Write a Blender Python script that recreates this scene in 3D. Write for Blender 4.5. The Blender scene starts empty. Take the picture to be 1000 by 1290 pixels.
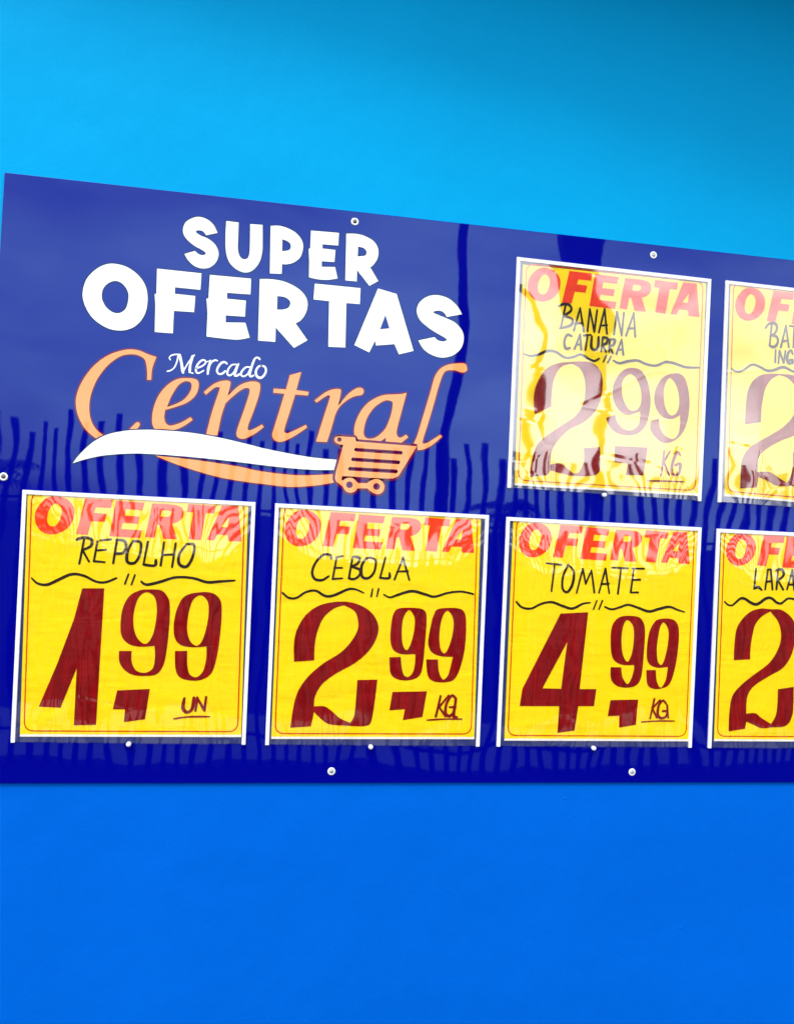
import bpy, bmesh, math, random
from mathutils import Vector, Matrix, noise as mnoise
from mathutils.geometry import tessellate_polygon

random.seed(7)
SC = bpy.context.scene
COL = SC.collection

# ------------------------------------------------------------------ camera
F_PX, PW, PH = 1050.0, 1000.0, 1290.0           # focal length in photo pixels, photo size
YAW, PITCH, ROLL = 0.16395545, 0.01702036, -0.0497039
BOARD_Z = 1.15                                   # lower edge of the sign board above the pavement
CAM = Vector((0.44023, -1.45476, BOARD_Z + 0.45151))
fwd = Vector((math.sin(YAW)*math.cos(PITCH), math.cos(YAW)*math.cos(PITCH), math.sin(PITCH)))
right0 = Vector((math.cos(YAW), -math.sin(YAW), 0))
up0 = right0.cross(fwd)
right = right0*math.cos(ROLL) - up0*math.sin(ROLL)
up = right0*math.sin(ROLL) + up0*math.cos(ROLL)
cam_data = bpy.data.cameras.new('camera')
cam = bpy.data.objects.new('camera', cam_data); COL.objects.link(cam)
cam_data.sensor_fit = 'HORIZONTAL'; cam_data.sensor_width = 36.0
cam_data.lens = 36.0*F_PX/PW
cam_data.clip_start = 0.05; cam_data.clip_end = 3000
m = Matrix((right, up, -fwd)).transposed().to_4x4(); m.translation = CAM
cam.matrix_world = m
SC.camera = cam

# ------------------------------------------------------------------ sky, sun, exposure
SUN_EL, SUN_AZ = math.radians(52), math.radians(215)      # compass bearing, from +Y clockwise
w = bpy.data.worlds.new('World'); SC.world = w; w.use_nodes = True
wn, wl = w.node_tree.nodes, w.node_tree.links
wn.clear()
wo = wn.new('ShaderNodeOutputWorld'); bg = wn.new('ShaderNodeBackground'); bg.inputs['Strength'].default_value = 0.13
sky = wn.new('ShaderNodeTexSky'); sky.sky_type = 'NISHITA'; sky.sun_disc = False
sky.sun_elevation = SUN_EL; sky.sun_rotation = SUN_AZ; sky.air_density = 1.0; sky.dust_density = 3.0
tcw = wn.new('ShaderNodeTexCoord'); mp = wn.new('ShaderNodeMapping'); mp.inputs['Scale'].default_value = (1.4, 1.4, 4.0)
cn = wn.new('ShaderNodeTexNoise'); cn.inputs['Scale'].default_value = 1.6; cn.inputs['Detail'].default_value = 6
cr_ = wn.new('ShaderNodeValToRGB'); cr_.color_ramp.elements[0].position = 0.30; cr_.color_ramp.elements[1].position = 0.62
mx = wn.new('ShaderNodeMix'); mx.data_type = 'RGBA'
mx.inputs[7].default_value = (14.4, 15.3, 16.8, 1)         # bright thin cloud, in the sky texture's own units
wl.new(tcw.outputs['Generated'], mp.inputs['Vector']); wl.new(mp.outputs[0], cn.inputs['Vector'])
wl.new(cn.outputs['Fac'], cr_.inputs['Fac']); wl.new(cr_.outputs['Color'], mx.inputs[0])
wl.new(sky.outputs[0], mx.inputs[6]); wl.new(mx.outputs[2], bg.inputs['Color']); wl.new(bg.outputs[0], wo.inputs['Surface'])
sd = bpy.data.lights.new('sun', 'SUN'); sd.energy = 1.5; sd.angle = math.radians(14); sd.color = (1, 0.97, 0.92)
sun = bpy.data.objects.new('sun', sd); COL.objects.link(sun)
sdir = Vector((math.sin(SUN_AZ)*math.cos(SUN_EL), math.cos(SUN_AZ)*math.cos(SUN_EL), math.sin(SUN_EL)))
sun.rotation_euler = sdir.to_track_quat('Z', 'Y').to_euler(); sun.location = (-3, -6, 8)
vs = SC.view_settings
vs.view_transform = 'Standard'; vs.look = 'None'; vs.gamma = 1; vs.use_curve_mapping = False; vs.exposure = 0.62
SC.render.engine = 'CYCLES'; SC.cycles.use_denoising = True; SC.cycles.max_bounces = 8; SC.cycles.transparent_max_bounces = 12

# ------------------------------------------------------------------ materials
def mat(name):
    M = bpy.data.materials.new(name); M.use_nodes = True
    nt = M.node_tree
    return M, nt, nt.nodes, nt.links, nt.nodes['Principled BSDF']

def pos_noise(nodes, links, scale, detail=2, mscale=(1, 1, 1), distort=0.0):
    g = nodes.new('ShaderNodeNewGeometry'); mp = nodes.new('ShaderNodeMapping'); mp.inputs['Scale'].default_value = mscale
    n = nodes.new('ShaderNodeTexNoise'); n.inputs['Scale'].default_value = scale; n.inputs['Detail'].default_value = detail
    n.inputs['Distortion'].default_value = distort
    links.new(g.outputs['Position'], mp.inputs['Vector']); links.new(mp.outputs[0], n.inputs['Vector'])
    return n.outputs['Fac']

def add_bump(nodes, links, target, height, dist, prev=None):
    b = nodes.new('ShaderNodeBump'); b.inputs['Strength'].default_value = 1.0; b.inputs['Distance'].default_value = dist
    links.new(height, b.inputs['Height'])
    if prev: links.new(prev, b.inputs['Normal'])
    if target: links.new(b.outputs[0], target)
    return b.outputs[0]

def tint(nodes, links, p, col, amount, fac):
    r = nodes.new('ShaderNodeValToRGB')
    r.color_ramp.elements[0].position = 0.25; r.color_ramp.elements[1].position = 0.75
    r.color_ramp.elements[0].color = (*[c*(1-amount) for c in col], 1); r.color_ramp.elements[1].color = (*[min(1, c*(1+amount)) for c in col], 1)
    links.new(fac, r.inputs['Fac']); links.new(r.outputs[0], p.inputs['Base Color'])

def laminate(name, col, rough=0.02):
    """printed, laminated sign sheet: smooth gloss over a board that bulges a little between its screws"""
    M, nt, N, L, p = mat(name)
    p.inputs['Base Color'].default_value = (*col, 1); p.inputs['Roughness'].default_value = rough
    p.inputs['IOR'].default_value = 1.5; p.inputs['Specular Tint'].default_value = (0.55, 0.92, 1.0, 1)
    a = add_bump(N, L, None, pos_noise(N, L, 2.6, 1), 0.0045)
    b = add_bump(N, L, None, pos_noise(N, L, 9, 1), 0.0003, a)
    add_bump(N, L, p.inputs['Normal'], pos_noise(N, L, 60, 1), 0.000007, b)
    return M

def paint(name, col, rough):
    M, nt, N, L, p = mat(name)
    tint(N, L, p, col, 0.05, pos_noise(N, L, 2.2, 5))
    p.inputs['Roughness'].default_value = rough; p.inputs['Specular IOR Level'].default_value = 0.03
    a = add_bump(N, L, None, pos_noise(N, L, 3.5, 3), 0.007)
    a = add_bump(N, L, None, pos_noise(N, L, 22, 3, (1, 1, 0.6)), 0.0012, a)
    add_bump(N, L, p.inputs['Normal'], pos_noise(N, L, 160, 3), 0.00035, a)
    return M

def paper(name, col, rough=0.55, amp=0.0035):
    M, nt, N, L, p = mat(name)
    tint(N, L, p, col, 0.03, pos_noise(N, L, 9, 3))
    p.inputs['Roughness'].default_value = rough; p.inputs['Specular IOR Level'].default_value = 0.06
    a = add_bump(N, L, None, pos_noise(N, L, 6, 2, (1, 1, 3.4), 0.6), amp)
    add_bump(N, L, p.inputs['Normal'], pos_noise(N, L, 22, 2, (0.6, 1, 3.0), 1.0), amp*0.22, a)
    return M

def ink(name, col, var, rough=0.5, amp=0.0035):
    """marker or brush ink on the same paper"""
    M, nt, N, L, p = mat(name)
    tint(N, L, p, col, var, pos_noise(N, L, 60, 3, (1.6, 1, 0.35)))
    p.inputs['Roughness'].default_value = rough; p.inputs['Specular IOR Level'].default_value = 0.06
    a = add_bump(N, L, None, pos_noise(N, L, 6, 2, (1, 1, 3.4), 0.6), amp)
    add_bump(N, L, p.inputs['Normal'], pos_noise(N, L, 22, 2, (0.6, 1, 3.0), 1.0), amp*0.22, a)
    return M

def plain(name, col, rough=0.5, metal=0.0, var=0.06, scale=30):
    M, nt, N, L, p = mat(name)
    tint(N, L, p, col, var, pos_noise(N, L, scale, 4))
    p.inputs['Roughness'].default_value = rough; p.inputs['Metallic'].default_value = metal
    return M

def ground_mat(name, col, var, scale):
    M = plain(name, col, 0.95, 0, var, scale); M.node_tree.nodes['Principled BSDF'].inputs['Specular IOR Level'].default_value = 0.05
    return M

def film(name, gain, big, small, crease, stretch):
    """clear plastic pocket: two thin reflecting faces over what lies behind"""
    M, nt, N, L, p = mat(name)
    N.remove(p)
    out = N['Material Output']
    tr = N.new('ShaderNodeBsdfTransparent'); gl = N.new('ShaderNodeBsdfGlossy'); gl.inputs['Roughness'].default_value = 0.03; gl.inputs['Color'].default_value = (1.0, 0.94, 0.88, 1)
    # Schlick: about 10 percent straight on, rising towards grazing, alike from both sides
    lw = N.new('ShaderNodeLayerWeight'); lw.inputs['Blend'].default_value = 0.5
    pw = N.new('ShaderNodeMath'); pw.operation = 'POWER'; pw.inputs[1].default_value = 5.0
    mu = N.new('ShaderNodeMath'); mu.operation = 'MULTIPLY_ADD'; mu.inputs[1].default_value = 0.6; mu.inputs[2].default_value = gain; mu.use_clamp = True
    ms = N.new('ShaderNodeMixShader')
    a = add_bump(N, L, None, pos_noise(N, L, 5, 1, (1, 1, 1.2)), big)
    b = add_bump(N, L, None, pos_noise(N, L, 14, 1, stretch, 0.5), small, a)
    # fine creases
    g = N.new('ShaderNodeNewGeometry'); vo = N.new('ShaderNodeTexVoronoi'); vo.feature = 'DISTANCE_TO_EDGE'; vo.inputs['Scale'].default_value = 5
    mpn = N.new('ShaderNodeMapping'); mpn.inputs['Scale'].default_value = (0.8, 1, 1.5); mpn.inputs['Rotation'].default_value = (0, 0.35, 0)
    L.new(g.outputs['Position'], mpn.inputs['Vector']); L.new(mpn.outputs[0], vo.inputs['Vector'])
    rr = N.new('ShaderNodeValToRGB'); rr.color_ramp.elements[1].position = 0.035
    L.new(vo.outputs['Distance'], rr.inputs['Fac'])
    nrm = add_bump(N, L, None, rr.outputs[0], crease, b)
    L.new(nrm, gl.inputs['Normal'])
    L.new(lw.outputs['Facing'], pw.inputs[0]); L.new(pw.outputs[0], mu.inputs[0]); L.new(mu.outputs[0], ms.inputs[0])
    L.new(tr.outputs[0], ms.inputs[1]); L.new(gl.outputs[0], ms.inputs[2]); L.new(ms.outputs[0], out.inputs['Surface'])
    return M

MT = {
    'wall_upper': paint('sky_blue_wall_paint', (0.0, 0.308, 0.61), 0.5),
    'wall_lower': paint('royal_blue_wall_paint', (0.0, 0.102, 0.52), 0.5),
    'board': laminate('navy_sign_laminate', (0.0001, 0.0004, 0.21)),
    'board_edge': plain('board_edge_plastic', (0.01, 0.012, 0.10), 0.4),
    'white_print': laminate('white_sign_print', (0.86, 0.86, 0.86)),
    'peach_print': laminate('peach_sign_print', (0.86, 0.335, 0.11)),
    'outline_print': laminate('dark_red_outline_print', (0.13, 0.002, 0.05)),
    'navy_print': laminate('dark_navy_outline_print', (0.0015, 0.0015, 0.09)),
    'white_plastic': plain('white_rail_plastic', (0.76, 0.77, 0.79), 0.35, 0, 0.05),
    'card': paper('yellow_card_paper', (0.96, 0.70, 0.002)),
    'card_white': plain('white_card_margin', (0.86, 0.85, 0.80), 0.6, 0, 0.02),
    'heading_red': ink('red_card_print', (0.84, 0.046, 0.006), 0.06),
    'border_red': ink('red_border_print', (0.66, 0.05, 0.004), 0.12),
    'brush_red': ink('dark_red_brush_paint', (0.235, 0.0002, 0.001), 0.3),
    'marker_black': ink('black_marker_ink', (0.022, 0.010, 0.006), 0.4),
    'marker_red': ink('red_marker_ink', (0.24, 0.004, 0.005), 0.3),
    'film': film('clear_pocket_film', 0.14, 0.0020, 0.00035, 0.00003, (1.7, 1, 0.6)),
    'film_loose': film('crumpled_pocket_film', 0.22, 0.0009, 0.00014, 0.00006, (0.8, 1, 1.3)),
    'haze_sheet': plain('film_haze_sheet', (0.03, 0.042, 0.17), 0.2, 0, 0.1),  # hazy reflection of the film, painted as a sheet colour
    'stud': plain('pearl_stud_plastic', (0.75, 0.77, 0.78), 0.2),
    'washer': plain('pale_washer_metal', (0.78, 0.79, 0.76), 0.35, 0.2),
    'screw_dark': plain('dark_screw_metal', (0.10, 0.10, 0.09), 0.4, 0.6),
    'screw_grey': plain('grey_screw_metal', (0.36, 0.40, 0.36), 0.4, 0.5),
    'shade_canopy': plain('shade_canopy_paint', (0.35, 0.36, 0.37), 0.6),
    'asphalt': ground_mat('asphalt', (0.022, 0.022, 0.024), 0.25, 40),
    'concrete': plain('pale_concrete', (0.12, 0.12, 0.12), 0.85, 0, 0.12, 8),
    'iron': plain('dark_green_iron_paint', (0.010, 0.014, 0.016), 0.6),
    'timber': plain('weathered_pole_timber', (0.035, 0.028, 0.022), 0.9, 0, 0.3, 12),
    'grey_post': plain('dark_post_concrete', (0.05, 0.05, 0.052), 0.85, 0, 0.2, 10),
    'palm_leaf': plain('palm_leaf_green', (0.018, 0.04, 0.012), 0.6, 0, 0.3, 6),
    'palm_bark': plain('palm_bark', (0.06, 0.05, 0.04), 0.9, 0, 0.3, 15),
}

# ------------------------------------------------------------------ helpers
def ray_dir(px, py): return fwd*F_PX + right*(px-PW/2) - up*(py-PH/2)
def at(px, py, y=0.0):
    """photo pixel -> (X, Z) on the vertical plane parallel to the wall at depth y"""
    d = ray_dir(px, py); t = (y-CAM.y)/d.y
    p = CAM + d*t
    return (p.x, p.z)

def link(name, me, material, parent=None):
    o = bpy.data.objects.new(name, me); COL.objects.link(o)
    if material: me.materials.append(material)
    if parent: o.parent = parent
    return o
def tag(o, label=None, cat=None, group=None, kind=None):
    if label: o['label'] = label
    if cat: o['category'] = cat
    if group: o['group'] = group
    if kind: o['kind'] = kind
    return o
def empty(name, loc):
    e = bpy.data.objects.new(name, None); e.location = loc; e.empty_display_size = 0.1; COL.objects.link(e)
    return e
def build(name, verts, faces, material, parent=None, smooth=False):
    if parent is not None:
        b = parent.location if parent.parent is None else parent.parent.location + parent.location
        verts = [(v[0]-b.x, v[1]-b.y, v[2]-b.z) for v in verts]
    me = bpy.data.meshes.new(name); me.from_pydata(verts, [], faces); me.update()
    if smooth:
        for p in me.polygons: p.use_smooth = True
    return link(name, me, material, parent)

def parse(s):
    out = []
    for tok in s.split():
        c = tok.endswith('!'); a, b = tok.rstrip('!').split(',')
        out.append((float(a), float(b), c))
    return out
def catmull(p0, p1, p2, p3, n):
    r = []
    for i in range(n):
        t = i/n; t2, t3 = t*t, t*t*t
        r.append(tuple(0.5*((2*p1[k]) + (-p0[k]+p2[k])*t + (2*p0[k]-5*p1[k]+4*p2[k]-p3[k])*t2 + (-p0[k]+3*p1[k]-3*p2[k]+p3[k])*t3) for k in (0, 1)))
    return r
def smooth_closed(pts, n=5):
    N = len(pts); out = []
    for i in range(N):
        p0, p1, p2, p3 = pts[i-1], pts[i], pts[(i+1) % N], pts[(i+2) % N]
        if p1[2] and p2[2]:
            out.append(p1[:2]); continue
        a = p1 if p1[2] else p0
        d = p2 if p2[2] else p3
        out += catmull(a, p1, p2, d, n)
    return out
def smooth_open(pts, n=6):
    N = len(pts); out = []
    if N == 2: return [p[:2] for p in pts]
    for i in range(N-1):
        p1, p2 = pts[i], pts[i+1]
        p0 = p1 if (i == 0 or p1[2]) else pts[i-1]
        p3 = p2 if (i == N-2 or p2[2]) else pts[i+2]
        out += catmull(p0, p1, p2, p3, n)
    out.append(pts[-1][:2])
    return out

class Crop:
    """reading frame: pixel coordinates inside an enlarged view of the photograph"""
    def __init__(s, x, y, scale): s.x, s.y, s.k = x, y, scale
    def px(s, p): return (s.x + p[0]/s.k, s.y + p[1]/s.k)

def quad_map(qa, qb):
    """bilinear move of photo pixels from quad qa to quad qb (TL TR BR BL)"""
    def f(p):
        u = v = 0.5
        for _ in range(20):
            x = [(1-u)*(1-v), u*(1-v), u*v, (1-u)*v]
            X = sum(w_*q[0] for w_, q in zip(x, qa)); Y = sum(w_*q[1] for w_, q in zip(x, qa))
            dxu = (1-v)*(qa[1][0]-qa[0][0]) + v*(qa[2][0]-qa[3][0]); dyu = (1-v)*(qa[1][1]-qa[0][1]) + v*(qa[2][1]-qa[3][1])
            dxv = (1-u)*(qa[3][0]-qa[0][0]) + u*(qa[2][0]-qa[1][0]); dyv = (1-u)*(qa[3][1]-qa[0][1]) + u*(qa[2][1]-qa[1][1])
            det = dxu*dyv - dxv*dyu
            ex, ey = p[0]-X, p[1]-Y
            u += (ex*dyv - ey*dxv)/det; v += (ey*dxu - ex*dyu)/det
        x = [(1-u)*(1-v), u*(1-v), u*v, (1-u)*v]
        return (sum(w_*q[0] for w_, q in zip(x, qb)), sum(w_*q[1] for w_, q in zip(x, qb)))
    return f

def filled(name, contours, material, parent, y):
    """flat printed shape from closed (X, Z) contours, the first the outline and the rest its holes"""
    polys = [[Vector((a, b, 0)) for a, b in c] for c in contours]
    flat = [v for c in polys for v in c]
    tris = tessellate_polygon(polys)
    faces = []
    for t in tris:
        a, b, c = (flat[i] for i in t)
        # face the street: normal towards -Y
        faces.append(tuple(t) if (b-a).cross(c-a).z > 0 else tuple(reversed(t)))
    return build(name, [(v.x, y, v.y) for v in flat], faces, material, parent)

def ribbon(vs_, fs_, pts, width, y, closed=False, taper=0.0, ends=True):
    """flat stroke of given width (metres) along (X, Z) points"""
    n = len(pts); base = len(vs_)
    P = [Vector(p) for p in pts]
    Ls, Rs = [], []
    for i in range(n):
        a = P[i-1] if (i > 0 or closed) else P[i]
        b = P[(i+1) % n] if (i < n-1 or closed) else P[i]
        d = (b-a)
        if d.length < 1e-9: d = Vector((1, 0))
        d.normalize(); nn = Vector((-d.y, d.x))
        s = i/(n-1) if n > 1 else 0
        ww = width*0.5*(1 - taper*abs(2*s-1)**3 + 0.10*math.sin(9*s+pts[0][0]*300))
        Ls.append(P[i]+nn*ww); Rs.append(P[i]-nn*ww)
    for a, b in zip(Ls, Rs): vs_.append((a.x, y, a.y)); vs_.append((b.x, y, b.y))
    for i in range(n if closed else n-1):
        j = (i+1) % n
        fs_.append((base+2*i, base+2*i+1, base+2*j+1, base+2*j))
    if not closed and ends:
        for i, k in ((0, 1), (n-1, n-2)):
            d = P[i]-P[k]
            if d.length < 1e-9: continue
            d.normalize(); nn = Vector((-d.y, d.x)); r = (Ls[i]-Rs[i]).length/2
            b0 = len(vs_)
            for q in range(7):
                a = math.pi*q/6
                p = P[i] + nn*(r*math.cos(a)) + d*(r*math.sin(a)); vs_.append((p.x, y, p.y))
            fs_.append(tuple(range(b0+6, b0-1, -1)))

def prism(name, poly, y0, y1, material, parent, bevel=0.0):
    """solid from a closed (X, Z) outline between depths y0 and y1"""
    n = len(poly)
    verts = [(a, y0, b) for a, b in poly] + [(a, y1, b) for a, b in poly]
    faces = [tuple(range(n)), tuple(range(2*n-1, n-1, -1))] + [(i, n+i, n+(i+1) % n, (i+1) % n) for i in range(n)]
    o = build(name, verts, faces, material, parent)
    bm = bmesh.new(); bm.from_mesh(o.data); bmesh.ops.recalc_face_normals(bm, faces=bm.faces)
    if bevel: bmesh.ops.bevel(bm, geom=list(bm.edges), offset=bevel, segments=2, affect='EDGES', profile=0.5)
    bm.to_mesh(o.data); bm.free()
    return o

def lathe(name, prof, cx, cz, y, material, parent, seg=20):
    """round piece standing out of the wall: prof is (radius, height off y towards the street)"""
    verts, faces = [], []
    for r, h in prof:
        for i in range(seg):
            a = 2*math.pi*i/seg
            verts.append((cx+r*math.cos(a), y-h, cz+r*math.sin(a)))
    for k in range(len(prof)-1):
        for i in range(seg):
            j = (i+1) % seg
            faces.append((k*seg+i, k*seg+j, (k+1)*seg+j, (k+1)*seg+i))
    faces.append(tuple((len(prof)-1)*seg+i for i in range(seg)))
    o = build(name, verts, faces, material, parent, True)
    bm = bmesh.new(); bm.from_mesh(o.data); bmesh.ops.recalc_face_normals(bm, faces=bm.faces); bm.to_mesh(o.data); bm.free()
    return o

# ------------------------------------------------------------------ setting: wall, ground
SPLIT = BOARD_Z + 0.55                        # where the two paints meet, behind the board
def wall():
    x0, x1, z1 = -4.0, 6.0, 3.4
    zs = [-0.3, SPLIT, z1]
    verts = []
    for y in (0.0, 0.2):
        for z in zs: verts += [(x0, y, z), (x1, y, z)]
    faces = [(0, 1, 3, 2), (2, 3, 5, 4), (7, 6, 8, 9), (9, 8, 10, 11), (4, 5, 11, 10), (0, 2, 8, 6), (2, 4, 10, 8), (3, 1, 7, 9), (5, 3, 9, 11)]
    o = build('wall', verts, faces, MT['wall_lower'])
    o.data.materials.append(MT['wall_upper'])
    o.data.polygons[1].material_index = 1
    for px, py, sz in [(857, 1169, .0032), (520, 1122, .0018), (567, 1122, .0016), (921, 1079, .0022), (716, 1031, .0020), (262, 1160, .0018), (690, 1174, .0014), (340, 1134, .0016), (575, 108, .0016), (712, 1006, .0030), (735, 1007, .0026), (108, 1046, .0016)]:
        x, z = at(px, py, 0); k = random.uniform(0.5, 1.6)
        me = lathe('paint_nib', [(sz*1.1, -0.0005), (sz*.8, 0.0002), (sz*0.5, 0.0005), (sz*0.15, 0.0006)], 0, 0, 0, MT['wall_lower'] if z < SPLIT else MT['wall_upper'], None, 10)
        me.location = (x, 0, z); me.scale = (1.5*k, 1, 1/k); me.parent = o
    return tag(o, 'two-tone blue painted shop wall behind the sign board', None, None, 'structure')
wall()
g = build('ground', [(-400, -800, 0), (400, -800, 0), (400, 0.15, 0), (-400, 0.15, 0)], [(0, 1, 2, 3)], MT['asphalt']); tag(g, 'dark asphalt ground in front of the shop', kind='structure')
g = build('pavement', [(-14, -5.35, 0.004), (16, -5.35, 0.004), (16, -4.22, 0.004), (-14, -4.22, 0.004)], [(0, 1, 2, 3)], MT['concrete']); tag(g, 'pale concrete strip of pavement along the railing', kind='structure')

def shade_canopy():
    # added unseen slab, shaped so that soft shade falls on the top of the wall
    edge = [(-3.0, 0.16), (-0.3, 0.185), (0.7, 0.295), (1.8, 0.465), (5.5, 0.9)]     # its front edge stands off the wall more and more to the right
    z0 = 2.84
    e = empty('shade_canopy', (-3.0, 0, z0)); tag(e, 'unseen shallow slab added to shade the wall above the sign board', 'shade_canopy')
    n = len(edge)
    v = [(x, 0.01, z) for z in (z0, z0+0.04) for x, d in edge] + [(x, -d, z) for z in (z0, z0+0.04) for x, d in edge]
    f = []
    for i in range(n-1):
        f += [(i, i+1, 2*n+i+1, 2*n+i), (n+i+1, n+i, 3*n+i, 3*n+i+1), (2*n+i, 2*n+i+1, 3*n+i+1, 3*n+i)]
    f += [(0, 2*n, 3*n, n), (n-1, 2*n-1, 4*n-1, 3*n-1)]
    build('shade_panel', v, f, MT['shade_canopy'], e)
    v, f = [], []
    for x, d in edge: v += [(x, -d-0.001, z0-0.03), (x, -d-0.001, z0+0.07), (x, -d-0.021, z0+0.07), (x, -d-0.021, z0-0.03)]
    for i in range(n-1):
        for k in range(4): f.append((4*i+k, 4*i+(k+1) % 4, 4*i+4+(k+1) % 4, 4*i+4+k))
    f += [(0, 1, 2, 3), (4*n-4, 4*n-3, 4*n-2, 4*n-1)]
    build('shade_fascia', v, f, MT['shade_canopy'], e)
shade_canopy()

# ------------------------------------------------------------------ sign board
YB = -0.005                                   # front face of the board
board = empty('sign_board', (0.0, 0.0, BOARD_Z))
tag(board, 'glossy navy blue supermarket sign board reading SUPER OFERTAS screwed to the wall', 'sign board')
BX0, BX1, BZ0, BZ1 = 0.0, 1.735, BOARD_Z, BOARD_Z+1.0
panel = prism('panel', [(BX0, BZ0), (BX1, BZ0), (BX1, BZ1), (BX0, BZ1)], 0.001, YB, MT['board'], board, 0.0008)

def glyph(name, crop, contours, material, parent, y, fmap=None, outline=None, ow=3.6):
    cs = []
    for s in contours:
        pts = smooth_closed(parse(s)) if isinstance(s, str) else s
        px = [crop.px(p) for p in pts]
        if fmap: px = [fmap(p) for p in px]
        cs.append([at(a, b, y) for a, b in px])
    o = filled(name, cs, material, parent, y)
    if outline:
        v, f = [], []
        k = (at(500, 600, y)[0]-at(499, 600, y)[0])
        for c in cs: ribbon(v, f, c, ow*k, y+0.00015, True)
        # child of the letter: coordinates relative to it
        build('outline', v, f, outline, o)
    return o
def circle(cx, cy, r, n=20): return [(cx+r*math.cos(2*math.pi*i/n), cy+r*math.sin(2*math.pi*i/n)) for i in range(n)]

A_ = Crop(220, 265, 1000/130); B_ = Crop(330, 275, 6.25); C_ = Crop(95, 325, 1000/170); D_ = Crop(255, 340, 1000/170); E_ = Crop(420, 350, 1000/170)
heading = [
 (A_, ['415,215! 375,135 310,82 235,60 165,75 105,115 80,185 95,245 140,300 200,345 255,375 295,402 300,420 275,432 240,425 215,408 198,390! 95,420! 130,480 190,535 265,560 340,550 400,500 425,430 415,370 380,315 320,270 260,245 215,218 205,200 225,190 255,192 280,205 305,238!']),
 (A_, ['500,100! 620,115! 615,250 612,370 630,440 665,470 705,462 725,410 730,300 732,130! 852,138! 852,280 848,400 820,500 760,575 685,600 600,570 530,500 498,400 493,250']),
 (B_, ['68,58! 130,56 200,75 270,115 315,175 323,235 300,305 250,345 195,360 158,358! 155,435! 62,432!', '160,163! 200,178 226,205 222,240 195,253 158,256!']),
 (B_, ['386,94! 606,113! 600,212! 476,202! 476,236! 578,247! 570,342! 470,336! 470,380! 575,382! 595,472! 520,482 440,478 370,462! 372,340! 368,240! 380,232!']),
 (B_, ['664,118! 740,120 810,138 880,180 914,240 910,310 880,360 852,385! 915,492! 845,530! 748,405! 746,495! 656,487!', '756,220! 800,232 824,262 810,292 753,298!']),
 (C_, ['275,40 370,60 455,115 515,195 535,290 520,400 470,480 400,525 310,535 220,510 130,445 75,360 53,270 75,170 130,100 200,55', '295,168 350,190 388,245 393,300 375,370 330,405 280,402 230,365 198,305 200,240 235,190']),
 (C_, ['605,77! 934,112! 926,234! 738,215! 736,264! 888,280! 880,400! 730,390! 722,557! 588,547! 592,340! 587,268! 600,260!']),
 (D_, ['55,35! 360,63! 356,180! 182,168! 182,212! 322,226! 315,345! 172,335! 172,388! 318,390! 350,500! 270,515 180,510 30,492! 38,320! 30,212! 45,210!']),
 (D_, ['425,66! 520,68 620,90 720,145 775,220 772,300 735,365 690,395! 778,520! 678,577! 543,425! 540,532! 412,522!', '555,192! 610,200 650,232 640,275 600,292 552,292!']),
 (E_, ['-138,41! 200,75! 195,193! 95,185! 88,515! -38,509! -32,171! -148,158!']),
 (E_, ['330,77! 468,118! 593,540! 485,566! 452,490! 315,500! 308,465! 265,552! 155,497!', '385,272! 415,373! 345,380!']),
 (E_, ['952,268! 915,205 850,150 765,126 690,140 635,185 617,245 640,310 700,365 760,405 825,442 838,460 815,470 775,462 748,438! 628,463! 670,530 740,575 815,590 890,570 945,520 965,450 950,385 900,330 840,300 780,275 742,258 750,245 790,242 820,258 840,288!']),
]
YP = YB - 0.0003
for cp, cs in heading: glyph('heading_letter', cp, cs, MT['white_print'], board, YP, None, MT['navy_print'], 3.0)

Cc = Crop(80, 430, 1000/260); Dd = Crop(330, 440, 1000/270); Ff = Crop(410, 530, 1000/130)
script = [
 (Cc, ['450,75! 430,130 425,186! 405,186! 405,140 395,90 365,68 325,62 275,72 215,115 165,180 135,250 125,310 130,370 150,415 180,445 212,462! 165,476! 110,430 75,370 60,310 65,255 95,185 150,115 220,65 300,40 360,42 410,62']),
 (Cc, ['600,177 645,185 655,215 640,260 600,295 540,318 493,331! 488,365 495,395 515,408 545,402 580,388 615,367! 626,380! 590,405 550,425 500,434 455,434 432,405 430,360 440,310 465,255 505,210 550,183', '600,192 620,205 615,240 585,280 540,305 502,317! 520,270 550,220 575,198']),
 (Cc, ['680,245! 730,205 775,190 805,193 808,210 795,265! 850,215 900,195 940,197 953,215 945,265 920,340 895,405 895,430 920,425 962,402! 970,415! 930,445 880,470 850,468 838,450 845,415 870,345 895,270 902,235 890,225 860,235 810,275 785,300! 765,360 745,455! 690,455! 720,340 755,235 750,222 730,225 690,258!']),
 (Dd, ['130,120! 183,105! 160,190! 218,198! 215,215! 155,210! 130,290 105,370 108,388 130,388 205,352! 210,365! 150,405 95,430 60,425 48,400 55,370 80,290 105,207! 52,202! 55,183! 112,187!']),
 (Dd, ['245,238! 300,198 340,185 365,187 368,200 355,265! 400,210 440,182 465,180 475,195 465,212 435,218 400,235 360,270 340,310! 320,380 303,432! 252,430! 280,340 315,230 312,215 295,220 255,248!']),
 (Dd, ['675,202! 655,275 630,370 630,400 645,412 673,398! 682,410! 645,440! 575,436! 578,412! 545,434! 440,428! 430,390 435,345 460,290 500,245 560,215 620,210 650,208', '600,240 570,240 525,270 490,320 475,375 478,405 500,417 535,408 575,370 600,310 610,255']),
 (Dd, ['955,82 945,66 910,65 865,72 830,92 805,130 785,200 755,300 725,400 708,440 712,462 735,470 780,455 840,408! 832,398! 785,428 755,440 750,425 770,360 800,260 825,170 845,115 865,98 900,98 935,108 955,98']),
]
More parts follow.
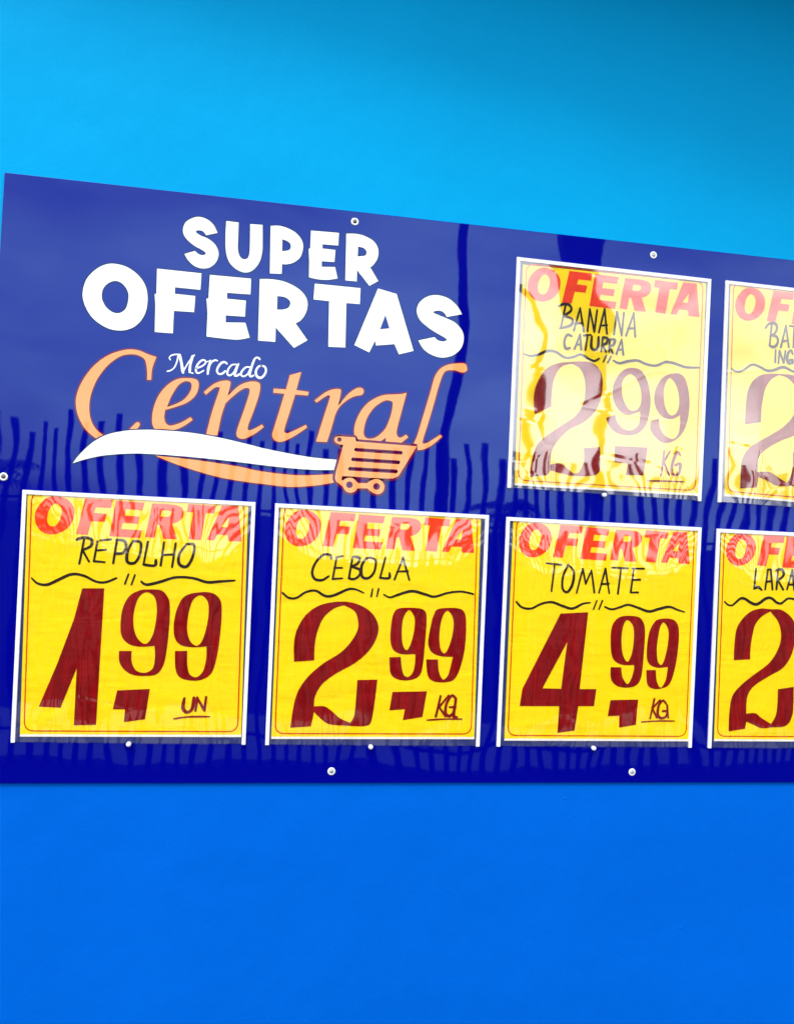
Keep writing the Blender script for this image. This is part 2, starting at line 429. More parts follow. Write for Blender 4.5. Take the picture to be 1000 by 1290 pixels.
for i, (cp, cs) in enumerate(script):
    L_ = glyph('script_letter', cp, cs, MT['peach_print'], board, YP, None, MT['outline_print'])
    if i == 0:
        glyph('letter_tail', Cc, ['312,433! 340,405 355,392 368,395 366,412 345,433!'], MT['peach_print'], board, YP, None, MT['outline_print'])
glyph('white_swoosh', Cc, ['45,590! 80,545 140,490 210,452 300,433 400,428 500,432 620,443 750,465 900,500 961,516 1086,542 1211,563 1330,574! 1318,623! 1211,622 1086,613 961,599 850,585 700,568 560,555 450,547 330,543 200,552 110,570'], MT['white_print'], board, YP-0.0005, None, MT['navy_print'], 3.0)
glyph('peach_swoosh', Cc, ['443,553! 560,565 700,583 850,607 961,630 1138,649 1314,643! 1309,684! 1221,698 1096,705 961,690 880,680 750,657 620,620 520,585'], MT['peach_print'], board, YP-0.0002, None, MT['outline_print'], 3.0)
glyph('shopping_cart_emblem', Ff, ['85,182 98,158 130,150! 250,158! 280,160 290,175 297,200! 885,247! 800,385 735,490! 705,535 650,560! 500,556 330,545 160,535! 155,572! 172,578! 200,558 235,552 270,560 300,590! 320,605! 400,605! 425,590 460,570 500,565 545,585 570,630 560,680 525,708 480,708 440,685 405,655! 310,655! 285,685 240,697 195,680 165,635! 105,590! 92,555 100,500! 140,350! 172,235! 120,222 95,205',
   circle(135, 182, 22), '290,262! 738,292! 748,312 735,328! 288,297! 275,280', '262,355! 718,385! 724,402 712,422! 258,392! 248,372', '235,445! 690,472! 702,490 690,510! 228,483! 218,465', circle(232, 620, 33), circle(495, 637, 33)],
   MT['peach_print'], board, YP-0.0009, None, MT['outline_print'], 5.6)

def strokes(name, crop, ss, wpx, material, parent, y, fmap=None, taper=0.25, gain=1.22):
    """one hand-drawn mark made of pen strokes; wpx is the pen width in crop pixels (or set per stroke)"""
    v, f = [], []
    for i, s in enumerate(ss):
        wd = wpx
        if isinstance(s, tuple): s, wd = s
        pts = smooth_open(parse(s))
        px = [crop.px(p) for p in pts]
        if fmap: px = [fmap(p) for p in px]
        yy = y - 0.00004*i
        uv = [at(a, b, yy) for a, b in px]
        cx = px[len(px)//2]
        k = at(cx[0]+1, cx[1], yy)[0]-at(cx[0], cx[1], yy)[0]
        ribbon(v, f, uv, gain*wd/crop.k*k, yy, False, taper)
    return build(name, v, f, material, parent)

Mm = Crop(205, 440, 1000/140)
for ss in [
  [('68,92 60,75 80,52 125,44 158,46', 14), ('138,50 128,110 102,165 68,190 40,196', 15), ('150,48 168,120 182,208', 30), ('180,208 230,120 285,50', 15), ('268,60 248,140 242,200', 27), ('236,206 272,214', 14)],
  [('300,170 350,152 385,122 376,97 345,102 310,142 298,185 308,210 332,210 368,190', 20)],
  [('392,112 432,100', 12), ('430,102 412,165 405,220', 26), ('415,158 440,115 470,97 492,102', 18)],
  [('578,130 560,115 530,120 500,155 488,195 505,220 535,217 562,196', 22)],
  [('662,135 622,140 590,178 582,220 605,234 640,205 666,150', 19), ('682,130 657,195 648,232 664,238 692,222', 22)],
  [('790,160 750,160 715,192 705,225 725,243 765,220 792,165', 19), ('872,88 855,73 830,82 815,112 795,172 782,230 796,243 816,234', 22)],
  [('890,146 860,156 838,197 845,238 875,256 905,240 928,197 920,158 888,146', 24)]]:
    strokes('small_letter', Mm, ss, 20, MT['white_print'], board, YP, None, 0.15, 0.84)

def screw(px, py, core):
    x, z = at(px, py, YB)
    s = lathe('screw', [(0.0001, 0.0024), (0.0020, 0.0023), (0.0031, 0.0017), (0.0035, 0.0008), (0.0035, -0.002)][::-1], x, z, YB, core, board, 16)
    lathe('washer', [(0.0066, -0.0008), (0.0068, 0.0004), (0.0062, 0.0010), (0.0038, 0.0012), (0.0034, 0.0006), (0.0034, -0.0002)], x, z, YB, MT['washer'], s, 24)
for px, py, c in [(447, 279, 'screw_dark'), (823, 321, 'screw_grey'), (4.5, 600.5, 'screw_dark'), (417.5, 972, 'screw_grey'), (796, 973, 'screw_grey')]:
    screw(px, py, MT[c])

# ------------------------------------------------------------------ price card pockets and cards
Q = {'repolho': [(28.2, 617), (322, 632.6), (309.2, 938.6), (13.2, 936)], 'cebola': [(346.6, 634), (616, 649), (604, 940.9), (334, 939)],
     'tomate': [(638.2, 651.2), (883.8, 664.6), (871.2, 942.4), (625.6, 941)], 'banana': [(651.3, 323.2), (896, 351.2), (883.4, 631.4), (639.2, 614.6)],
     'batata': [(914.3, 352.7), (1139, 378), (1128, 649), (904.6, 632.6)], 'laranja': [(903.5, 666), (1131, 677.5), (1120, 944), (891.9, 943)]}
P1, P2, P3, P4, P5, P6 = Crop(10, 600, 3.125), Crop(325, 625, 1000/300), Crop(615, 640, 1000/280), Crop(630, 310, 1000/280), Crop(890, 320, 430/110), Crop(880, 640, 484/120)
CARD = {'repolho': [P1.px(p) for p in ((78, 66), (946, 112), (918, 1028), (47, 1026))], 'cebola': [P2.px(p) for p in ((95, 44), (936, 88), (908, 1022), (55, 1021))],
        'tomate': [P3.px(p) for p in ((113, 52), (941, 95), (902, 1051), (72, 1048))], 'banana': [P4.px(p) for p in ((103, 82), (926, 165), (890, 1124), (65, 1076))],
        'batata': [P5.px(p) for p in ((118, 143), (945, 245), (905, 1262), (88, 1192))], 'laranja': [P6.px(p) for p in ((116, 118), (1000, 166), (955, 1190), (78, 1186))]}
H1, H2, H3, H4, H5, H6 = Crop(20, 610, 1000/305), Crop(340, 630, 1000/280), Crop(630, 645, 1000/260), Crop(645, 315, 1000/255), Crop(905, 345, 908/95), Crop(890, 655, 1000/110)
HEAD = {'repolho': [H1.px(p) for p in ((80, 43), (932, 90), (932, 237), (80, 203))], 'cebola': [H2.px(p) for p in ((68, 38), (918, 87), (918, 238), (68, 204))],
        'tomate': [H3.px(p) for p in ((92, 45), (918, 98), (918, 252), (92, 215))], 'banana': [H4.px(p) for p in ((78, 76), (925, 165), (925, 330), (78, 245))],
        'batata': [H5.px(p) for p in ((205, 140), (2085, 345), (2085, 705), (205, 545))], 'laranja': [H6.px(p) for p in ((225, 138), (2010, 236), (2010, 595), (225, 515))]}
OFERTA = [['185,52 225,70 248,110 240,165 205,205 155,220 115,205 92,165 95,115 125,70 155,54', '180,85 198,110 192,150 175,180 152,182 140,160 145,120 160,92'],
          ['292,62! 402,70! 396,105! 335,102! 328,125! 378,130! 370,165! 318,162! 302,222! 256,218!'],
          ['415,72! 530,82! 522,115! 455,110! 450,138! 510,142! 504,175! 442,170! 436,196! 518,202! 512,236! 388,228!'],
          ['560,85! 640,90 680,105 685,140 665,165 640,174! 660,241! 605,240! 590,180! 580,178! 570,235! 532,232!', '600,115! 630,118 636,131 625,143 594,142!'],
          ['705,88! 815,97! 810,130! 775,128! 755,246! 705,241! 725,125! 699,123!'],
          ['840,95! 905,98! 918,252! 865,250! 862,224! 820,222! 808,247! 778,245!', '868,145! 862,190! 835,188!']]
YC = -0.0064                                  # front of the paper card
def lerp2(a, b, t): return (a[0]+(b[0]-a[0])*t, a[1]+(b[1]-a[1])*t)
def inset(q, l, t, r, b):
    """inner point of a wall quad (TL TR BR BL), insets in metres"""
    TL, TR, BR, BL = q
    W = math.dist(TL, TR); Hh = math.dist(TL, BL)
    def pt(u, v): return lerp2(lerp2(TL, TR, u), lerp2(BL, BR, u), v)
    return [pt(l/W, t/Hh), pt(1-r/W, t/Hh), pt(1-r/W, 1-b/Hh), pt(l/W, 1-b/Hh)]

def pocket(key, label, filmmat, wr):
    q = [at(a, b, -0.0085) for a, b in Q[key]]
    e = empty('card_pocket', (q[3][0], 0, q[3][1])); tag(e, label, 'card holder', 'clear price card pockets on the sign board')
    rw = 0.0065
    i = inset(q, rw, rw*1.05, rw, 0)
    TLi = lerp2(q[0], q[1], rw/math.dist(q[0], q[1])); TRi = lerp2(q[1], q[0], rw/math.dist(q[0], q[1]))
    prism('side_rail', [q[0], TLi, i[3], q[3]], -0.0045, -0.0088, MT['white_plastic'], e, 0.0006)
    prism('side_rail', [TRi, q[1], q[2], i[2]], -0.0045, -0.0088, MT['white_plastic'], e, 0.0006)
    prism('top_rail', [TLi, TRi, i[1], i[0]], -0.0045, -0.0087, MT['white_plastic'], e, 0.0005)
    bq = inset(q, rw*0.5, rw*0.5, rw*0.5, 0.0010)
    prism('haze_sheet', bq, -0.0045, -0.0054, MT['haze_sheet'], e)  # added behind the card: film sheen put into its colour
    # film: a fine sheet held under the rails, slightly billowed and creased
    fq = inset(q, rw*0.55, rw*0.6, rw*0.55, 0.0012)
    nx, nz = 44, 48
    verts, faces = [], []
    for b in range(nz+1):
        for a in range(nx+1):
            u, v = a/nx, b/nz
            x, z = lerp2(lerp2(fq[0], fq[1], u), lerp2(fq[3], fq[2], u), v)
            edge = min(1, 8*min(u, 1-u))*min(1, 8*v)
            k = mnoise.noise(Vector((x*7, 3.1, z*9)))*0.5 + 0.5*mnoise.noise(Vector((x*18, 8.2, z*26)))
            bl = 1-(1-min(1, v/0.32))**2                    # the pocket bellies out over the card
            verts.append((x, -0.0078 - edge*(0.0003 + wr*k) - min(1, 5*min(u, 1-u))*0.0042*bl, z))
    for b in range(nz):
        for a in range(nx):
            k = b*(nx+1)+a
            faces.append((k, k+nx+1, k+nx+2, k+1))
    build('clear_film', verts, faces, filmmat, e, True)
    return e, q
def stud(e, px, py):
    x, z = at(px, py, -0.009)
    lathe('stud', [(0.0042, -0.003), (0.0042, 0.0012), (0.0036, 0.0030), (0.0020, 0.0041), (0.0003, 0.0044)], x, z, -0.0085, MT['stud'], e, 16)

def rounded(q, r, n=6, top_round=True):
    """rounded rectangle outline from a quad TL TR BR BL"""
    out = []
    for k in range(4):
        p, a, b = q[k], q[k-1], q[(k+1) % 4]
        da = math.dist(p, a); db = math.dist(p, b)
        s, e_ = lerp2(p, a, r/da), lerp2(p, b, r/db)
        for i in range(n+1):
            t = i/n
            out.append(tuple((1-t)**2*s[m_] + 2*t*(1-t)*p[m_] + t*t*e_[m_] for m_ in (0, 1)))
    return out

def card(key, label, names, squig, digits, unit, ink_keys):
    q = [at(a, b, YC) for a, b in CARD[key]]
    e = empty('price_card', (q[3][0], 0, q[3][1])); tag(e, label, 'price card', 'yellow offer cards in the pockets')
    prism('paper', q, -0.0046, YC, MT['card'], e)
    TL, TR, BR, BL = q
    Hh = math.dist(TL, BL)
    m0, m1 = lerp2(BL, TL, 0.0040/Hh), lerp2(BR, TR, 0.0040/Hh)
    filled('white_margin', [[lerp2(BL, TL, 0.0003/Hh), lerp2(BR, TR, 0.0003/Hh), m1, m0]], MT['card_white'], e, YC-0.0002)
    # printed border: rounded line
    bq = inset(q, 0.0062, -0.002, 0.0062, 0.0095)
    ring = rounded(bq, 0.016)
    v, f = [], []
    ribbon(v, f, ring, 0.0021, YC-0.00025, True)
    build('border_line', v, f, MT['border_red'], e)
    fm = quad_map(HEAD['tomate'], HEAD[key]) if key != 'tomate' else None
    for cs in OFERTA: glyph('heading_letter', H3, cs, MT['heading_red'], e, YC-0.0003, fm)
    cp, wpx, letters = names
    for ss in letters: strokes('handwritten_letter', cp, ss, wpx, MT['marker_black'], e, YC-0.0005)
    for s in squig: strokes('flourish', cp, [s], wpx*0.95, MT['marker_black'], e, YC-0.0005, None, 0.35)
    for cp, cs, fm in digits: glyph('price_digit' if cs is not None else '', cp, cs, MT['brush_red'], e, YC-0.0004, fm)
    cp, wpx, letters, under, fm = unit
    for ss in letters: strokes('unit_letter', cp, ss, wpx, MT['marker_red'], e, YC-0.0006, fm)
    strokes('underline', cp, [under], wpx*0.55, MT['marker_red'], e, YC-0.0006, fm)
    return e

G1, G2, G3, G4, G5, G6 = Crop(30, 730, 1000/280), Crop(350, 745, 1000/260), Crop(640, 755, 1000/240), Crop(650, 440, 1000/240), Crop(905, 455, 681/95), Crop(890, 755, 747/110)

D1 = [(G1, ['263,40! 362,40! 345,320! 325,655! 225,657! 238,400! 165,578! 67,573! 150,380! 225,180!'], None),
      (G1, ['560,45 620,50 650,85 657,130 655,200 645,300 630,380 600,425 550,435 490,430 450,405 430,370 428,322! 485,322! 485,370 505,410 545,420 580,400 590,350 588,300! 520,303 470,290 440,255 435,200 445,130 475,75 520,50', '550,58 585,75 598,120 595,180 580,250 550,290 515,270 495,220 495,150 515,85'], None),
      (G1, ['790,58 850,62 885,95 890,150 885,230 870,340 845,420 800,452 745,455 700,440 682,400 680,322! 735,322! 735,380 745,425 775,440 805,415 820,360 822,302! 760,306 705,295 678,260 675,200 690,130 725,75', '795,72 825,95 832,140 825,200 805,270 780,298 750,280 735,230 740,160 760,95'], None),
      (G1, ['420,500! 567,493! 545,630! 450,643! 455,585! 400,585!'], None)]
D2 = [(G2, ['78,342! 78,250 95,180 140,110 210,65 300,50 380,60 450,100 485,160 480,220 440,290 370,350 280,400 215,450 180,510 175,558! 225,558 260,580 300,615 350,638! 370,600 380,500 385,430! 482,428! 470,530 455,620 440,648 400,655 330,652 250,645 210,620 175,585! 160,655! 60,662! 75,560 100,480 150,410 220,350 300,300 350,250 385,190 388,140 370,95 320,68! 270,85 220,130 190,200 178,270 176,335!'], None),
      (G2, ['590,82 680,82 715,100 720,150 712,260 700,370 680,415 630,432 575,425 545,395 540,320! 595,318! 600,370 610,405 632,415 655,390 665,340 665,305! 600,305 560,285 545,240 548,170 560,110', '640,92 662,130 660,190 645,250 625,285 605,260 600,200 605,140 620,105'], None),
      (G2, ['780,85 870,82 905,105 912,170 905,280 880,380 850,430 800,442 750,435 725,405 718,330! 775,330! 780,390 800,428 825,405 840,350 848,318! 790,315 745,295 728,250 738,180 755,115', '825,95 848,130 850,180 835,250 810,300 788,280 782,220 790,150 805,110'], None),
      (G2, ['555,488! 722,485! 700,610! 605,625! 615,572! 540,578!'], None)]
D3 = [(G3, ['275,75! 420,68! 375,472! 463,472! 450,562! 368,562! 348,690! 258,703! 268,562! 60,562! 75,470!', '310,225! 278,470! 180,468!'], None),
      (G3, ['590,92 660,88 700,105 718,160 712,280 700,400 675,450 625,465 570,455 540,420 537,357! 593,357! 600,410 625,445 645,420 660,370 660,345! 600,345 555,320 540,270 538,190 550,130', '628,110 655,140 660,200 650,280 628,328 605,300 595,240 598,170 610,125'], None),
      (G3, ['790,105 860,105 892,140 895,220 880,340 850,440 810,468 760,470 730,445 725,372! 775,372! 780,430 800,465 825,430 835,380 838,355! 785,360 740,340 727,290 735,200 755,140', '818,122 840,160 840,220 825,300 805,345 785,325 780,260 790,180 800,140'], None),
      (G3, ['537,530! 682,527! 670,660! 582,675! 583,612! 522,615!'], None)]
D4 = [(G4, ['97,340! 92,260 105,190 150,110 210,75 290,65 380,65 430,95 453,150 450,230 425,310 360,380 280,420 220,480 185,540 178,605! 230,598 270,625 300,650 330,645! 355,590 355,518! 440,512! 442,620 425,655 390,665 300,665 230,650 180,635! 165,660! 72,670! 75,630 100,520 145,465 230,405 310,350 350,290 362,230 360,160 335,100 290,75! 240,90 205,140 188,220 185,300!'], None),
      (G4, ['620,97 660,115 690,170 705,250 700,330 680,400 640,440 590,452 530,440 490,405 472,360! 520,342! 530,380 560,415 600,425 640,400 650,355 650,325! 590,345 545,325 512,270 508,200 530,145 570,105', '600,130 635,160 655,220 655,280 635,315 600,320 570,280 555,220 562,160'], None),
      (G4, ['845,125 885,150 905,220 910,300 895,390 865,450 820,485 770,490 730,460 705,420 706,375! 750,362! 755,410 780,450 820,470 850,445 860,390 860,345! 820,365 770,355 735,310 725,250 740,190 780,140', '805,150 835,180 852,230 855,290 840,335 810,345 785,310 775,250 780,190'], None),
      (G4, ['518,507! 690,515! 668,662! 575,660! 585,600! 515,592!'], None)]
m45 = quad_map(CARD['banana'], CARD['batata']); m26 = quad_map(CARD['cebola'], CARD['laranja'])
D5 = [(G5, ['238,572! 243,450 258,290 300,190 370,130 450,112 560,114 680,128 780,180 830,270 825,390 770,560 681,668 580,710 480,762 400,820 360,880 350,1000! 460,1000 540,1050 615,1098! 650,1040 668,960 670,820! 790,815! 780,950 755,1090 720,1125 530,1125 450,1085 360,1045! 345,1140! 195,1150! 200,960 215,880 260,800 330,745 480,660 600,580 681,480 715,380 715,290 681,210 620,150 545,124! 480,160 430,230 405,320 388,430 382,550!'], None)] + [(a, b, m45) for a, b, _ in D4[1:]]
D6 = [(G6, ['232,522! 235,430 250,280 290,190 370,110 460,80 545,85 640,92 720,150 760,230 760,340 720,490 650,590 550,650 450,710 380,770 345,850 338,980! 415,975 460,1010 550,1068! 590,1000 605,900 610,770! 745,750! 740,950 720,1030 690,1075 640,1095 560,1098 470,1105 400,1075 340,1048! 328,1110! 187,1132! 195,960 220,830 290,740 400,650 520,560 590,470 630,370 635,280 610,190 545,105! 470,150 415,220 390,320 375,420 373,515!'], None)] + [(a, b, m26) for a, b, _ in D2[1:]]

N1 = (H1, 10.5, [['250,230 275,220 302,222', '283,222 262,328', '290,221 312,228 310,255 275,272', '275,272 302,320'], ['348,232 392,228', '337,236 322,318', '333,274 372,270', '322,318 366,322'], ['418,228 402,326', '415,230 448,235 455,262 440,284 408,286'],
     ['484,235 515,242 512,290 490,325 460,320 462,275 484,235'], ['545,238 527,332', '527,332 573,336 578,312'], ['612,240 598,336', '660,245 645,342', '605,292 655,290'], ['705,248 736,250 730,300 705,340 675,330 675,290 705,248']])
S1 = ['65,388 90,410 130,415 175,395 230,372 280,378 330,402 370,405 415,388', '465,372 450,412', '492,375 477,415', '517,402 540,415 590,405 660,385 730,388 790,405 840,402 903,398']
U1 = (G1, 13, [['722,535 716,580 735,598 757,582 765,533'], ['772,592 780,533', '780,533 812,590', '812,590 820,530']], '675,628 740,619 835,618', None)
N2 = (H2, 10, [['276,264 270,247 240,247 205,282 190,325 202,355 235,360 265,342'], ['298,258 327,252', '300,260 282,355', '290,305 325,305', '282,355 326,352'], ['372,255 355,352', '372,255 402,260 395,285 365,300', '365,300 402,312 405,335 380,355 355,352'],
     ['450,258 475,272 470,320 445,350 415,345 412,300 430,266 450,258'], ['520,258 495,350', '495,350 535,351 538,328'], ['560,358 600,258', '598,258 627,360', '572,322 620,320']])
S2 = ['57,418 85,440 120,440 160,415 205,408 250,432 290,428 350,402 385,402 422,418', '462,400 455,434', '489,400 481,434', '512,425 540,438 580,425 640,410 700,425 740,435 800,418 860,412 915,423']
U2 = (G2, 12, [['788,508 765,608', '828,505 780,562', '780,560 812,606'], ['862,520 842,506 817,545 812,590 830,605 852,585 864,520', '862,522 852,604 868,610', '832,562 860,562']], '722,625 800,620 890,620', None)
N3 = (H3, 10, [['224,248 296,256', '264,252 248,384'], ['330,255 356,290 350,350 325,388 302,370 305,310 330,255'], ['370,392 400,275', '400,275 414,348', '414,348 442,283', '442,283 456,390'], ['478,392 510,275', '510,275 528,394', '490,350 526,348'], ['543,270 618,273', '586,272 570,396'], ['640,274 696,275', '647,275 632,390', '640,330 677,328', '632,390 668,390']])
S3 = ['78,435 105,462 150,468 200,445 250,437 300,455 350,468 400,445 437,440', '468,430 452,472', '495,430 478,472', '507,460 540,472 580,462 620,450 670,465 720,482 770,470 820,460 860,475 893,485']
U3 = (G3, 11, [['767,525 745,627', '797,530 756,574', '756,572 780,622'], ['828,548 812,532 790,560 785,605 802,625 830,612 836,560', '834,556 840,622', '812,588 838,586']], '700,645 780,640 873,640', None)
N4 = (H4, 11, [['230,278 252,266 282,270 292,296 255,325', '264,272 240,386', '255,325 296,340 290,370 235,386'], ['305,396 336,285', '336,285 354,402', '312,362 350,360'], ['372,400 384,290', '384,290 406,402', '406,402 420,295'], ['428,406 457,290', '457,290 468,412', '436,372 468,370'], ['503,416 518,305', '518,305 541,422', '541,422 552,310'], ['563,422 601,310', '601,310 608,427', '572,387 608,385'],
     ['294,424 272,418 258,450 265,485 286,482'], ['308,488 336,415', '336,415 341,490', '316,466 340,465'], ['354,421 388,418', '373,420 362,492'], ['394,425 391,478 408,492 424,476 427,428'], ['440,500 448,430', '448,430 471,436 465,460 445,466', '445,466 464,502'], ['478,502 483,440', '483,440 507,443 500,468 480,472', '480,472 497,508'], ['515,512 541,440', '541,440 549,516', '523,492 546,490']])
S4 = ['58,512 90,522 130,515 175,498 215,502 260,530 300,528 340,515 375,535 405,547 430,535', '465,520 450,552', '488,525 473,555', '500,545 530,558 575,548 620,545 660,562 710,570 760,552 810,562 860,578 925,580']
U4 = (G4, 12, [['777,535 762,662', '808,535 772,596', '776,594 803,660'], ['862,556 846,541 826,580 815,640 834,660 856,650', '836,608 862,602 856,655']], '685,690 780,692 878,695', None)
N5 = (H5, 26, [['565,650 600,605 650,590 690,605 705,650 680,710 640,735', '640,608 615,860', '640,735 700,755 715,810 690,865 650,877 612,858'], ['750,882 812,620', '812,620 846,882', '775,812 840,798'], ['855,625 960,634', '912,630 900,884'], ['985,892 1045,635', '1045,635 1080,896', '1005,822 1070,814'], ['1090,640 1200,652', '1150,646 1135,902'], ['1215,906 1275,652', '1275,652 1310,912', '1240,832 1305,826'],
     ['688,915 682,1062'], ['720,1076 735,925', '735,925 785,1072', '785,1072 805,925'], ['892,962 872,920 840,950 825,1020 845,1076 885,1070', '850,1040 892,1036 888,1076'], ['935,930 925,1082', '925,1082 985,1088'], ['1020,940 1075,946', '1020,940 1010,1092', '1015,1012 1060,1014', '1010,1092 1070,1092'], ['1150,960 1115,955 1100,990 1140,1030 1135,1080 1095,1086'], ['1170,1096 1215,955', '1215,955 1245,1102', '1185,1052 1240,1050']])
S5 = ['155,1140 200,1168 260,1172 320,1145 380,1100 430,1092 500,1120 570,1158 620,1165 690,1150 750,1125 800,1125 850,1150 908,1178 960,1195 1030,1180', '1120,1150 1090,1220', '1170,1155 1140,1225', '1210,1200 1300,1215 1420,1190 1540,1225 1700,1215 1800,1240']
U5 = (G4, 12, U4[2], U4[3], m45)
N6 = (H6, 25, [['565,560 545,790', '545,790 590,770 630,802'], ['670,797 702,568', '702,568 735,570', '735,570 754,797', '682,710 745,700'], ['795,576 850,565 882,600 870,650 815,690', '817,570 800,792', '815,690 876,797'], ['920,797 982,575', '982,575 1002,802', '940,742 998,740'], ['1050,800 1070,580', '1070,580 1130,805', '1130,805 1150,585'], ['1230,590 1220,760 1190,810 1165,780'], ['1260,812 1320,590', '1320,590 1352,817', '1280,747 1345,745']])
S6 = ['205,935 240,970 290,980 340,940 390,900 440,905 500,945 560,968 610,950 670,905 720,892 760,910 800,945 850,958 890,930 930,902 990,905 1050,940 1100,955', '1190,910 1170,980', '1240,910 1220,985', '1290,960 1380,980 1480,930 1590,975 1700,930 1820,960']
U6 = (G2, 12, U2[2], U2[3], m26)

def both(key, word, price, names, squig, digits, unit, filmmat, wr, st):
    card(key, 'yellow OFERTA card handwritten %s with dark red price %s' % (word, price), names, squig, digits, unit, None)
    e, q = pocket(key, 'white-railed clear plastic pocket holding the %s price card' % word, filmmat, wr)
    stud(e, *st)
both('repolho', 'REPOLHO', '1,99', N1, S1, D1, U1, MT['film'], 0.0004, (162, 938))
both('cebola', 'CEBOLA', '2,99', N2, S2, D2, U2, MT['film'], 0.0004, (467, 941.5))
both('tomate', 'TOMATE', '4,99', N3, S3, D3, U3, MT['film'], 0.0004, (748, 943))
both('banana', 'BANANA CATURRA', '2,99', N4, S4, D4, U4, MT['film_loose'], 0.0006, (761.5, 623.5))
both('batata', 'BATATA INGLESA', '2,99', N5, S5, D5, U5, MT['film_loose'], 0.0006, (1018, 641))
both('laranja', 'LARANJA', '2,99', N6, S6, D6, U6, MT['film'], 0.0004, (1008, 944))

# ------------------------------------------------------------------ what the gloss mirrors: the street side
def mirrored(px, py, dist):
    """real place of something seen mirrored at a pixel, `dist` metres in front of the wall"""
    x, z = at(px, py, dist)
    return x, -dist, z
def box(vs_, fs_, x0, x1, y0, y1, z0, z1):
    b = len(vs_)
    vs_ += [(x0, y0, z0), (x1, y0, z0), (x1, y1, z0), (x0, y1, z0), (x0, y0, z1), (x1, y0, z1), (x1, y1, z1), (x0, y1, z1)]
    fs_ += [tuple(b+i for i in f) for f in ((0, 3, 2, 1), (4, 5, 6, 7), (0, 1, 5, 4), (1, 2, 6, 5), (2, 3, 7, 6), (3, 0, 4, 7))]
def railing():
    yf = -4.15; x0, x1 = -3.6, 6.6; top = 2.12
    e = empty('railing_fence', (x0, yf, 0)); tag(e, 'dark iron railing of tall upright bars across the pavement', 'fence')
    bar = None; x = x0; k = 0
    while x < x1:
        if bar is None:
            v, f = [], []
            box(v, f, x0-0.018, x0+0.018, yf-0.013, yf+0.013, 0.0, top)
            bar = build('bar', v, f, MT['iron'], e)
        else:
            c = bar.copy(); COL.objects.link(c); c.parent = e; c.location.x = x-x0; c.scale.z = 1 + random.uniform(-.03, .05)*(1 + 0.6*max(0, -0.2-x))
        x += 0.103 + random.uniform(-0.006, 0.006); k += 1
    for z in (0.15, 1.62):
        v, f = [], []; box(v, f, x0-0.02, x1+0.02, yf-0.018, yf+0.018, z, z+0.022); build('rail', v, f, MT['iron'], e)
railing()
def tube(pts, radii, seg=12):
    v, f = [], []
    for i, (p, r) in enumerate(zip(pts, radii)):
        p = Vector(p)
        for k in range(seg):
            a = 2*math.pi*k/seg; v.append((p.x+r*math.cos(a), p.y+r*math.sin(a), p.z))
    for i in range(len(pts)-1):
        for k in range(seg):
            j = (k+1) % seg; f.append((i*seg+k, i*seg+j, (i+1)*seg+j, (i+1)*seg+k))
    f.append(tuple((len(pts)-1)*seg+k for k in range(seg)))
    return v, f
def pole(name, label, cat, px_top, px_bot, dist, r0, r1, zt, material, cross):
    bx, by, _ = mirrored(px_bot, 690, dist); tx, _, tz = mirrored(px_top, 283, dist)
    lean = (tx-bx)/(tz-1.6); base = bx - lean*1.6
    e = empty(name, (base, by, 0)); tag(e, label, cat)
    v, f = tube([(base+lean*z, by, z) for z in (-.2, zt*.3, zt*.6, zt)], [r0, r0*.95, (r0+r1)/2, r1]); build('shaft', v, f, material, e, True)
    if cross:
        v, f = [], []; box(v, f, base+lean*zt-.7, base+lean*zt+.7, by-.05, by+.05, zt-.35, zt-.24); build('cross_arm', v, f, material, e)
pole('utility_pole', 'slim leaning timber utility pole beyond the railing', 'pole', 586, 548, 7.6, 0.075, 0.055, 7.2, MT['timber'], True)
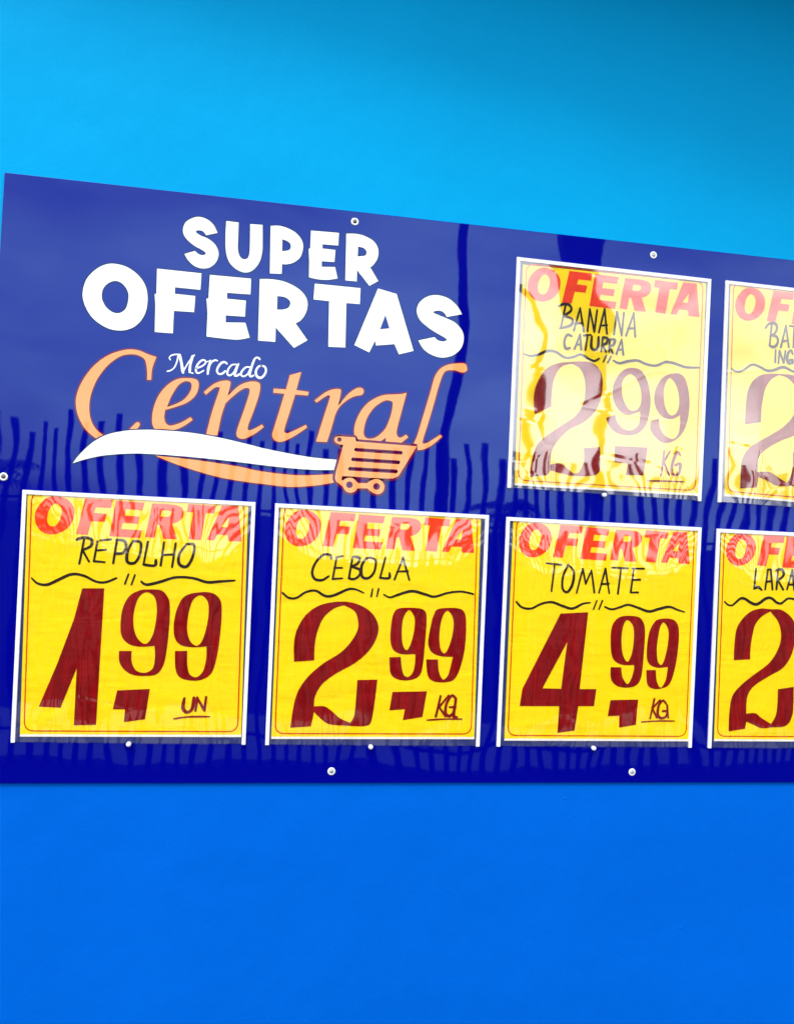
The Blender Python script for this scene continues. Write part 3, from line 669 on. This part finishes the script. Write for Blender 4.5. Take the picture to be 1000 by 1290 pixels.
def street_post():
    d = 5.2
    bx = mirrored(754, 640, d)[0]; tx, _, tz = mirrored(752, 300, d)
    lean = (tx-bx)/(tz-1.9)
    e = empty('street_post', (bx-lean*1.9, -d, 0)); tag(e, 'slim dark post with a broad tapering head rising above the railing', 'post')
    v, f = tube([(bx+lean*(z-1.9), -d, z) for z in (-.1, 1.5, 3.0, 4.6)], [.06, .055, .05, .05]); build('shaft', v, f, MT['grey_post'], e, True)
    head = [mirrored(px, py, d) for px, py in ((762, 60), (764, 395), (748, 452), (736, 395), (712, 342), (704, 300), (704, 60))]
    prism('head', [(p[0], p[2]) for p in head], -d-0.09, -d+0.09, MT['grey_post'], e, 0.01)
street_post()

def palm(px, py, dist, size, label, seed):
    rnd = random.Random(seed)
    x, y, z = mirrored(px, py, dist)
    e = empty('palm_tree', (x, y, 0)); tag(e, label, 'palm tree', 'palms beyond the railing')
    v, f = tube([(x+.05*math.sin(t*3), y, z*t) for t in (0, .25, .5, .75, 1)], [.16, .12, .10, .09, .08]); build('trunk', v, f, MT['palm_bark'], e, True)
    for i in range(15):
        a = 2*math.pi*i/15 + rnd.uniform(-.2, .2); el = rnd.uniform(.1, 1.2); Ln = size*rnd.uniform(.8, 1.1)
        v, f = [], []; pts = []
        for k in range(13):
            t = k/12; r = Ln*t*math.cos(el*(1-t*.3)); h = Ln*(t*math.sin(el) - 0.75*t*t)
            pts.append(Vector((x+r*math.cos(a), y+r*math.sin(a), z+h)))
        sd_ = Vector((-math.sin(a), math.cos(a), 0))
        for k in range(1, 12):
            d = (pts[k+1]-pts[k-1]).normalized(); ll = size*.34*math.sin(math.pi*(k/12)**.8)+.03
            for s in (-1, 1):
                tip = pts[k] + sd_*s*ll*.8 + d*ll*.5 + Vector((0, 0, -ll*.45))
                b = len(v); v += [tuple(pts[k]-d*.02), tuple(pts[k]+d*.03), tuple(tip)]; f.append((b, b+1, b+2))
            b = len(v); v += [tuple(pts[k]-sd_*.012), tuple(pts[k]+sd_*.012), tuple(pts[k+1]+sd_*.01), tuple(pts[k+1]-sd_*.01)]; f.append((b, b+1, b+2, b+3))
        build('frond', v, f, MT['palm_leaf'], e)
palm(632, 642, 10.0, 0.8, 'young palm with drooping fronds beside the leaning timber pole', 3)
palm(-30, 600, 9.0, 1.0, 'taller palm with drooping fronds at the far end of the railing', 5)
